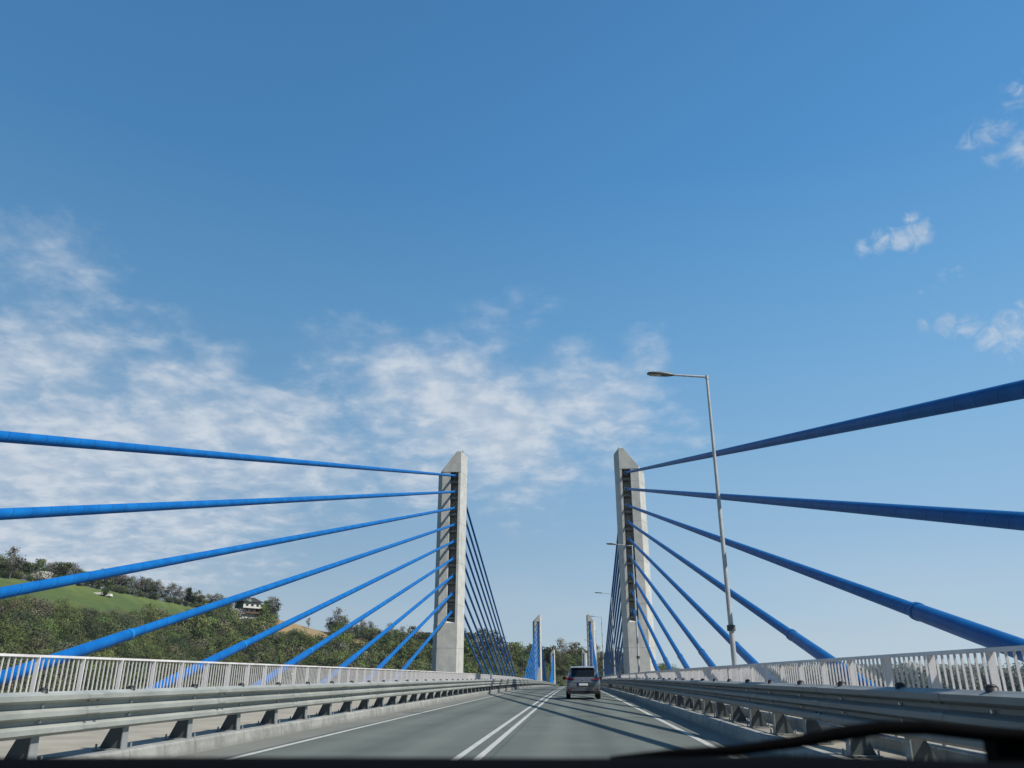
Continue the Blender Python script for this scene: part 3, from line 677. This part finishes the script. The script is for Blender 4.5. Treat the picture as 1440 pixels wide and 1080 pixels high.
for kname, (h, w, n, sz) in SPEC.items():
    for vv in range(3):
        P, c = crown(kname, h, w, n, sz); V, c = quads(P, sz*(.6+.8*RNG.random(n)), c, asp=1.5 if kname in ('grey', 'brown') else 1.)
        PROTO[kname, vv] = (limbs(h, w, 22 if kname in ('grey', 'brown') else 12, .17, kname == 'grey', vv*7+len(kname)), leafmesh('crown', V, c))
TL = {'grey': ('thin grey leafless tree on the skyline of the hill', 'leafless grey trees along the ridge'), 'brown': ('brown-twigged budding tree on the ridge of the hill', 'brown budding trees along the ridge'),
      'olive': ('olive green tree in young leaf on the hill ridge', 'olive trees along the ridge'), 'fresh': ('fresh green leafy tree on the hill ridge', 'fresh green trees along the ridge'),
      'blossom': ('white blossoming tree on the hillside', 'white blossoming trees on the hill'), 'spire': ('slim dark pointed conifer on the hill ridge', 'dark conifers on the ridge'),
      'dark': ('dark round bush on the edge of the meadow', 'dark bushes by the meadow')}
def tree(kind, a, D, s=1., label=None, dzz=0.):
    t = PROTO[kind, random.randrange(3)]; z = float(hill(np.array(a), np.array(D)))
    o = empty('tree', (D*math.sin(math.radians(a)), D*math.cos(math.radians(a)), z+dzz), random.uniform(0, 6.28)); o.scale = (s*random.uniform(.9, 1.1),)*2+(s,)
    tag(o, label or TL[kind][0], 'tree', TL[kind][1] if not label else label.replace('tree in', 'trees in') if 'behind the bridge' in label else None); inst('trunk', t[0], o); inst('crown', t[1], o); return o
def rD(a): return float(ridge(a)[0])
# ridge row: azimuth in degrees, kind, scale
row = []
a = -40.
while a < -24.3:
    if a < -36.2: k = random.choice(['grey', 'olive', 'brown', 'olive']); s = random.uniform(.68, .92)
    elif a < -31: k = random.choice(['olive', 'grey', 'brown', 'olive', 'fresh']); s = random.uniform(.6, .88)
    else: k = random.choice(['grey', 'grey', 'brown', 'grey', 'olive']); s = random.uniform(.62, .86)
    row.append((a, k, s, random.uniform(0, 7))); a += random.uniform(.16, .30) if a < -31 else random.uniform(.15, .26)
for a, k, s, d in row: tree(k, a, rD(a)+d, s)
tree('spire', -26.6, 398, 1.05, 'slim dark pointed conifer among the bare ridge trees')
tree('grey', -37.0, 326, 1.1, 'tall forked grey tree at the far left of the ridge')
tree('blossom', -35.2, 322, 1.0, 'white blossoming bush below the ridge trees at the far left')
tree('blossom', -35.6, 232, .8, 'white blossoming shrub alone in the lower left wood')
for a, s, l in ((-24.6, .8, 'white blossoming tree at the right end of the meadow'), (-25.3, .6, 'small white blossoming bush below the ridge row'), (-23.6, 1.05, 'tall white blossoming tree left of the white house'),
                (-23.3, 1.0, 'white blossoming tree just below the white house')):
    tree('blossom', a, rD(a)-(6 if a < -24 else 22 if a < -23.5 else 40), s, l)
tree('dark', -31.6, 345, .45, 'small dark bush on the upper meadow')
for a, k, s in ((-21.75, 'fresh', .95), (-21.5, 'olive', 1.), (-21.2, 'grey', 1.15), (-21.0, 'brown', 1.1), (-23.4, 'grey', .7), (-23.9, 'grey', .8), (-24.1, 'brown', .8),
                (-18.6, 'grey', .55), (-17.2, 'brown', .8), (-16.7, 'grey', 1.35), (-16.3, 'olive', 1.1), (-15.9, 'brown', .6), (-14.9, 'grey', .9), (-14.4, 'grey', .8), (-13.7, 'brown', .5), (-13.0, 'grey', .9), (-12.6, 'spire', .8), (-12.1, 'grey', .8)):
    tree(k, a, rD(a)-random.uniform(0, 8), s)
WL = {'brown': 'brown-twigged budding tree in the wood behind the bridge', 'olive': 'olive green tree in the wood behind the bridge', 'grey': 'thin grey tree in the wood behind the bridge', 'fresh': 'fresh green tree in the wood behind the bridge', 'dark': 'dark green bushy tree in the wood behind the bridge'}
a = -11.5
while a < 5:
    k = random.choice(['brown', 'olive', 'grey', 'brown', 'fresh', 'dark']); tree(k, a, rD(a)-random.uniform(10, 50) if abs(a) > 3 else rD(a), random.uniform(.9, 1.3)*(1.0 if a < -8 else 1.35 if a < -3.4 else 2.0),
        WL[k]); a += random.uniform(.22, .42)
# the wood that covers the slope: one mass
def woodland():
    VV = []; CC = []; kinds = ['olive', 'olive', 'brown', 'dark', 'fresh', 'olive', 'dark', 'brown']; cache = {}
    for kn in set(kinds)|{'blossom'}:
        for q in range(4):
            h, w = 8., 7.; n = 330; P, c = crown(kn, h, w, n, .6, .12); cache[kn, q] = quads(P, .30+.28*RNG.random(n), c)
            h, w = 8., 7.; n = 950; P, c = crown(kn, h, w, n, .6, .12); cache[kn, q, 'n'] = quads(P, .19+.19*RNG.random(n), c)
    cnt = 0
    for _ in range(16000):
        a = RNG.uniform(-60, -.2); Dr = float(ridge(a)[0]); D = Dr-175*(1-RNG.uniform(.22, 1.02)); t = (D-(Dr-175))/175
        me_, fi = kind_at(np.array(a), np.array(D))
        if me_ or fi: continue
        x = D*math.sin(math.radians(a)); y = D*math.cos(math.radians(a))
        if abs(x+3) < 22 and y < 690: continue
        if -23.9 < a < -21.9 and t > .79: continue
        if a < -25.5 and kind_at(np.array(a), np.array(D+11))[0]: continue
        if kind_at(np.array(a), np.array(D+14))[1]: continue
        if RNG.random() > (D/450.)*1.0: continue
        if a > -22 and t > .96 and RNG.random() < .5: continue
        pn = math.sin(a*1.7+D*.05)+math.sin(a*.8-D*.03+2); k = kinds[int(abs(pn*2.1+RNG.normal()*1.4)) % 8]
        if RNG.random() < .006: k = 'blossom'
        s = RNG.uniform(.55, 1.05)*(1 if t < .8 else .8)*(.75 if a < -25.5 and kind_at(np.array(a), np.array(D+24))[0] else 1)
        V, c = cache[(k, int(RNG.integers(4)), 'n')] if (D < 330) else cache[k, int(RNG.integers(4))]
        th = RNG.uniform(0, 6.28); ct, sn = math.cos(th), math.sin(th)
        W = V.copy(); W[..., 0] = V[..., 0]*ct-V[..., 1]*sn; W[..., 1] = V[..., 0]*sn+V[..., 1]*ct
        W = W*s*np.array([1, 1, RNG.uniform(.8, 1.25)])+np.array([x, y, float(hill(np.array(a), np.array(D)))-.6]); O = c[:, 3:6].copy(); O[:, 0], O[:, 1] = c[:, 3]*ct-c[:, 4]*sn, c[:, 3]*sn+c[:, 4]*ct
        VV.append(W); CC.append(np.concatenate([c[:, :3]*RNG.uniform(.6, 1.3)*np.array([RNG.uniform(.9, 1.12), 1, RNG.uniform(.85, 1.2)]), O], 1)); cnt += 1
        if cnt >= 4200: break
    for _ in range(420):
        a = RNG.uniform(-40, -24.4); D = float(ridge(a)[0])+RNG.uniform(-3, 9); k = ['olive', 'brown', 'blossom', 'olive', 'dark', 'brown', 'olive', 'olive', 'brown', 'fresh'][int(RNG.integers(10))]
        if k == 'blossom' and RNG.random() < .6: continue
        V, c = cache[k, int(RNG.integers(4)), 'n' if D < 345 else 0] if D < 345 else cache[k, int(RNG.integers(4))]
        VV.append(V*RNG.uniform(.22, .42)+np.array([D*math.sin(math.radians(a)), D*math.cos(math.radians(a)), float(hill(np.array(a), np.array(D)))-.5])); CC.append(c)
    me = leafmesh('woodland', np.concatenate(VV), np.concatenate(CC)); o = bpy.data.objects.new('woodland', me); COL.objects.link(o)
    tag(o, 'olive and brown spring woodland covering the whole hillside on the left', 'woodland', None, 'stuff'); print('wood', cnt, len(me.polygons))
    VV = []; CC = []
    for _ in range(260):
        a = RNG.uniform(-4, 7); D = RNG.uniform(590, 800)
        if abs(D*math.sin(math.radians(a))+3) < 20 and D < 702: continue
        V, c = cache[kinds[int(RNG.integers(8))], int(RNG.integers(4)), 'n']
        VV.append(V*RNG.uniform(1.3, 2.1)+np.array([D*math.sin(math.radians(a)), D*math.cos(math.radians(a)), float(hill(np.array(a), np.array(D)))-1])); CC.append(c)
    for q in range(70):
        x = RNG.uniform(-34, -10) if q % 2 else RNG.uniform(5, 30); y = RNG.uniform(655, 688) if abs(x+3) > 14 else RNG.uniform(672, 688)
        V, c = cache[kinds[int(RNG.integers(8))], int(RNG.integers(4)), 'n']; VV.append(V*RNG.uniform(1.6, 2.3)+np.array([x, y, -18.])); CC.append(c)
    me = leafmesh('far_wood', np.concatenate(VV), np.concatenate(CC)); o = bpy.data.objects.new('far_wood', me); COL.objects.link(o)
    tag(o, 'dark distant wood closing the view where the bridge ends', 'woodland', None, 'stuff')
    VV = []; CC = []
    for _ in range(420):
        a = RNG.uniform(5, 48); D = RNG.uniform(330, 420); k = kinds[int(RNG.integers(8))]; s = RNG.uniform(.8, 1.2)*(1.35 if a < 14 else 1.5)
        if a < 13: D += 330*(13-a)/8
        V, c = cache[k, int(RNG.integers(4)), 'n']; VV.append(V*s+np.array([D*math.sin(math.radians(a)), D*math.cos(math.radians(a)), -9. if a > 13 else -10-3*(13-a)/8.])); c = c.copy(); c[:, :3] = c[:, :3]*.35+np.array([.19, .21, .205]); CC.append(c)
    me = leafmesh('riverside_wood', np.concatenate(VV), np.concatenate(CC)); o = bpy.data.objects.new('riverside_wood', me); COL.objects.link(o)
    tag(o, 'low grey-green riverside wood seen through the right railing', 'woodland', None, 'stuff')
woodland()

# ------------------------------------------------------------------ houses on the hill
def house():
    a, D = -22.75, 424.; z = float(hill(np.array(a), np.array(D))); x = D*math.sin(math.radians(a)); y = D*math.cos(math.radians(a))
    wl = mat('plaster_green', (.20, .30, .24), .85); wh = mat('plaster_white', (.62, .61, .57), .8); rf = mat('roof_tiles', (.035, .034, .04), .8); gl = mat('house_glass', (.03, .035, .04), .15); br = mat('balcony_wood', (.10, .06, .04), .8)
    n = NT(rf); n.bump(n.noise(n.coord('Object', (1, 8, 1)), 3, 2), .5, .05); n = NT(wh); n.color(n.mix(n.noise(n.coord('Object'), 1.2, 5), (.52, .51, .47), (.68, .67, .63)))
    r = empty('house', (x, y, z+.3), math.radians(56)); r.scale = (1.08,)*3; tag(r, 'white and green house with dark roof and balconies on the hill', 'house')
    w = MB().box(-4.6, 4.6, -3.6, 3.6, -3, 6.0).build('wall', wh, r)
    MB().box(-4.66, -4.604, -3.58, 3.58, 0, 5.95).build('side_wall', wl, r)
    MB().add([(-5.4, -4.5, 5.9), (5.4, -4.5, 5.9), (5.4, 4.5, 5.9), (-5.4, 4.5, 5.9), (-3.2, 0, 8.3), (3.2, 0, 8.3), (-5.4, -4.5, 6.05), (5.4, -4.5, 6.05), (5.4, 4.5, 6.05), (-5.4, 4.5, 6.05)],
        [(3, 2, 1, 0), (0, 1, 7, 6), (1, 2, 8, 7), (2, 3, 9, 8), (3, 0, 6, 9), (6, 7, 5, 4), (7, 8, 5), (8, 9, 4, 5), (9, 6, 4)]).build('roof', rf, r)
    MB().box(1.2, 1.8, .4, 1.0, 7.2, 9.0).build('chimney', wh, r)
    MB().add([(-3.0, -4.6, 6.0), (-1., -4.6, 6.0), (-2., -4.6, 7.4), (-3., -2, 6.9), (-1., -2, 6.9), (-2., -2, 7.4)], [(0, 1, 2), (0, 3, 5, 2), (1, 2, 5, 4)]).build('gable', wl, r)
    for zz in (.15, 2.4):
        b = MB().box(-4.6, 4.9, -4.9, -3.604, zz+.55, zz+.7).build('balcony', br, r); b.location = (0, 0, 0)
        MB().box(-4.6, 4.9, -4.92, -4.86, zz+.72, zz+1.45).build('parapet', br if zz < 1 else wh, b)
        for xx in (-3.4, -.6, 2.2):
            f = MB().box(xx, xx+1.4, -3.64, -3.604, zz+1.0, zz+2.6).build('window', gl, r)
    for yy in (-1.8, 1.2):
        for zz in (1.2, 3.8): MB().box(-4.70, -4.662, yy, yy+1.1, zz, zz+1.3).build('window', gl, r)
    a, D = -23.45, 412.; z = float(hill(np.array(a), np.array(D))); x = D*math.sin(math.radians(a)); y = D*math.cos(math.radians(a))
    r = empty('house', (x, y, z-1.2), math.radians(12)); tag(r, 'low white outbuilding with dark gabled roof left of the balconied house', 'house')
    MB().box(-3.8, 3.8, -3, 3, 0, 2.6).build('wall', wh, r)
    MB().add([(-4.3, -3.6, 2.45), (4.3, -3.6, 2.45), (4.3, 3.6, 2.45), (-4.3, 3.6, 2.45), (-4.3, 0, 4.9), (4.3, 0, 4.9)], [(0, 1, 5, 4), (2, 3, 4, 5), (1, 2, 5), (3, 0, 4), (3, 2, 1, 0)]).build('roof', rf, r)
    MB().box(-1, .2, -3.05, -3.003, .8, 1.9).build('window', gl, r); MB().box(1.4, 2.4, -3.05, -3.003, .1, 2.1).build('door', br, r)
    for k, (a, D) in enumerate(((-31.95, 346), (-31.5, 347))):
        z = float(hill(np.array(a), np.array(D))); o = MB().add([(-2.1, -1, 0), (2.1, -1, 0), (2.1, 1, 0), (-2.1, 1, 0), (-1.9, -.8, .8), (1.9, -.8, .8), (1.6, .8, 1.0), (-1.6, .8, 1.0)],
            [(3, 2, 1, 0), (4, 5, 6, 7), (0, 1, 5, 4), (1, 2, 6, 5), (2, 3, 7, 6), (3, 0, 4, 7)]).build('covered_stack', wh)
        o.location = (D*math.sin(math.radians(a)), D*math.cos(math.radians(a)), z-.1)
        tag(o, ('left' if k == 0 else 'right')+' one of two low white covered stacks on the upper meadow', 'stack')
house()

# ------------------------------------------------------------------ sky, sun, camera
SUN = Vector((.80, -.35, 1.)).normalized()
el = math.asin(SUN.z); az = math.atan2(SUN.x, SUN.y)
W = bpy.data.worlds.new('World'); SC.world = W; W.use_nodes = True
class _W: pass
w = NT(W); bg = w.n['Background']
sky = w.new('ShaderNodeTexSky'); sky.sky_type = 'NISHITA'; sky.sun_disc = False; sky.sun_elevation = el; sky.sun_rotation = az; sky.air_density = 1.; sky.dust_density = .6; sky.ozone_density = 2.
tc = w.new('ShaderNodeTexCoord'); nv = w.new('ShaderNodeVectorMath'); nv.operation = 'NORMALIZE'; w.link(tc.outputs['Generated'], nv.inputs[0]); dirv = nv.outputs[0]
sp = w.new('ShaderNodeSeparateXYZ'); w.link(dirv, sp.inputs[0]); X_, Y_, Z_ = sp.outputs
grad = w.ramp(Z_, [(0.0, (.43, .55, .65)), (.06, (.36, .505, .645)), (.16, (.275, .45, .64)), (.28, (.20, .405, .64)), (.42, (.128, .338, .61)), (.58, (.074, .260, .55)), (.74, (.058, .216, .475)), (1., (.045, .18, .43))])
side = w.math('MULTIPLY', w.g(X_, -.6, .6, .90, 1.19), w.g(Y_, .1, -.45, 1., .5))  # second factor dims the unseen sky behind the camera to cut fill light
cs = w.new('ShaderNodeCombineXYZ'); [w.link(side, cs.inputs[k]) for k in range(3)]
grad = w.mix(1., grad, cs.outputs[0], 'MULTIPLY')
nish = w.mix(1., sky.outputs[0], (.085, .085, .085), 'MULTIPLY')
base = w.mix(.85, nish, grad)
# clouds on a flat layer seen in perspective
zz = w.math('ADD', w.math('MAXIMUM', Z_, 0.), .21)
cv = w.new('ShaderNodeCombineXYZ'); w.link(w.math('DIVIDE', X_, zz), cv.inputs[0]); w.link(w.math('DIVIDE', Y_, zz), cv.inputs[1]); lay = cv.outputs[0]
n1 = w.noise(lay, 3.6, 7, .55, .2); n2 = w.noise(lay, 11.5, 5, .55, .2); n3 = w.noise(lay, 1.1, 4, .5); n5 = w.noise(lay, 30., 4, .6, .3)
st_ = w.new('ShaderNodeMapping'); st_.inputs['Rotation'].default_value = (0, 0, .5); st_.inputs['Scale'].default_value = (1, 3.2, 1); w.link(lay, st_.inputs['Vector']); n4 = w.noise(st_.outputs[0], 5., 6, .6, .4)
BL = [((-.56, .81, .15), .24, .95), ((-.45, .87, .17), .20, .8), ((-.30, .925, .24), .12, .75), ((-.34, .91, .31), .10, .7), ((-.575, .711, .40), .17, .62), ((-.60, .76, .30), .20, .8), ((-.50, .79, .35), .15, .5), ((-.565, .792, .231), .22, 1.0), ((-.465, .841, .26), .20, .95), ((-.369, .883, .27), .13, .9), ((-.528, .831, .174), .20, .85),
      ((-.406, .891, .19), .18, .75), ((-.285, .88, .381), .11, .6), ((-.217, .911, .352), .13, .8), ((-.145, .93, .32), .15, 1.05), ((-.068, .90, .40), .13, .5), ((-.09, .949, .30), .15, 1.05), ((.004, .935, .345), .13, .85),
      ((.058, .946, .318), .12, .75), ((-.182, .947, .266), .13, .85), ((-.055, .967, .25), .12, .75), ((.096, .914, .393), .08, .50), ((.075, .956, .285), .11, .55), ((.147, .944, .296), .10, .42), ((.254, .904, .345), .06, .22)]
acc = None
for c, r, s in BL:
    d = w.new('ShaderNodeVectorMath'); d.operation = 'DISTANCE'; w.link(dirv, d.inputs[0]); d.inputs[1].default_value = Vector(c).normalized()
    k = w.g(d.outputs['Value'], r, r*.15, 0, s); acc = k if acc is None else w.math('MAXIMUM', acc, k)
dens = w.math('ADD', w.math('MULTIPLY', n1, 1.05), w.math('ADD', w.math('MULTIPLY', n2, .66), w.math('MULTIPLY', n5, .24)))
dens = w.math('ADD', dens, w.math('MULTIPLY', acc, .62))
cl = w.math('MULTIPLY', w.g(dens, 1.10, 1.72), w.g(acc, .02, .45))
cl = w.math('ADD', w.math('MULTIPLY', cl, .70), w.math('MULTIPLY', w.g(acc, .35, 1.0), .16))
WS = [((0.3528, 0.8108, 0.4671), 0.020699999999999996, 0.7), ((0.3701, 0.8013, 0.4701), 0.0276, 0.85), ((0.3871, 0.7948, 0.4673), 0.029899999999999996, 0.9), ((0.4034, 0.7851, 0.4699), 0.0322, 0.9), ((0.3974, 0.7789, 0.4851), 0.020699999999999996, 0.7), ((0.4438, 0.7159, 0.5389), 0.025299999999999996, 0.55), ((0.4577, 0.7056, 0.541), 0.0322, 0.7), ((0.4699, 0.6983, 0.54), 0.025299999999999996, 0.6), ((0.463, 0.7184, 0.5193), 0.020699999999999996, 0.45), ((0.4723, 0.7117, 0.5201), 0.0184, 0.4), ((0.4883, 0.7009, 0.5199), 0.0368, 0.75), ((0.4747, 0.6824, 0.5559), 0.029899999999999996, 0.55), ((0.4823, 0.6707, 0.5635), 0.0391, 0.6), ((0.4123, 0.8304, 0.3749), 0.020699999999999996, 0.55), ((0.4316, 0.8218, 0.3719), 0.0276, 0.7), ((0.4503, 0.8157, 0.3631), 0.029899999999999996, 0.7), ((0.4713, 0.8102, 0.3486), 0.0368, 0.75), ((0.4914, 0.7972, 0.3505), 0.0552, 0.8), ((0.5013, 0.7843, 0.3653), 0.0368, 0.7), ((0.4107, 0.8149, 0.409), 0.0184, 0.45), ((0.4197, 0.8099, 0.4097), 0.014949999999999998, 0.4), ((0.4308, 0.7967, 0.4239), 0.020699999999999996, 0.5), ((0.4431, 0.7895, 0.4247), 0.0161, 0.4), ((0.4549, 0.7785, 0.4324), 0.0161, 0.35)]
acw = None
for c, r, s in WS:
    d = w.new('ShaderNodeVectorMath'); d.operation = 'DISTANCE'; w.link(dirv, d.inputs[0]); d.inputs[1].default_value = Vector(c).normalized()
    k = w.g(d.outputs['Value'], r, 0., 0, s); acw = k if acw is None else w.math('MAXIMUM', acw, k)
nw1 = w.noise(dirv, 42., 7, .66, 1.2); cw = w.g(w.math('ADD', nw1, w.math('MULTIPLY', acw, .62)), .66, 1.25, 0, .78); cw = w.math('MULTIPLY', cw, w.g(acw, 0., .2))
hz = w.math('MULTIPLY', w.g(Z_, .17, .03), w.math('MULTIPLY', w.g(n3, .35, .65), .35))
ccol = w.mix(w.g(n2, .35, .7), (.46, .55, .67), (.66, .71, .77))
full = w.mix(w.math('MINIMUM', w.math('MAXIMUM', cl, cw), .9), base, ccol)
full = w.mix(hz, full, (.50, .57, .64))
w.link(full, bg.inputs['Color']); bg.inputs['Strength'].default_value = 1.0
sd = bpy.data.lights.new('sun', 'SUN'); sd.energy = 4.9; sd.angle = math.radians(.53); sd.color = (1., .95, .87)
so = bpy.data.objects.new('sun', sd); COL.objects.link(so); so.rotation_euler = (-SUN).to_track_quat('-Z', 'Y').to_euler(); so.location = (30, -20, 60)

cam = bpy.data.cameras.new('camera'); co = bpy.data.objects.new('camera', cam); COL.objects.link(co); SC.camera = co
cam.sensor_width = 36; cam.lens = 36*1075/1440; cam.clip_end = 20000; cam.clip_start = .05
p = math.radians(20.83); th = math.atan(87*math.cos(p)/1075)
F = Vector((-math.sin(th)*math.cos(p), math.cos(th)*math.cos(p), math.sin(p)))
co.location = (0, 0, 1.2); co.rotation_euler = F.to_track_quat('-Z', 'Y').to_euler()
cam.dof.use_dof = True; cam.dof.focus_distance = 45; cam.dof.aperture_fstop = 4.
SC.view_settings.view_transform = 'Standard'; SC.view_settings.look = 'None'; SC.view_settings.exposure = 0
SC.cycles.max_bounces = 6; SC.cycles.use_denoising = True
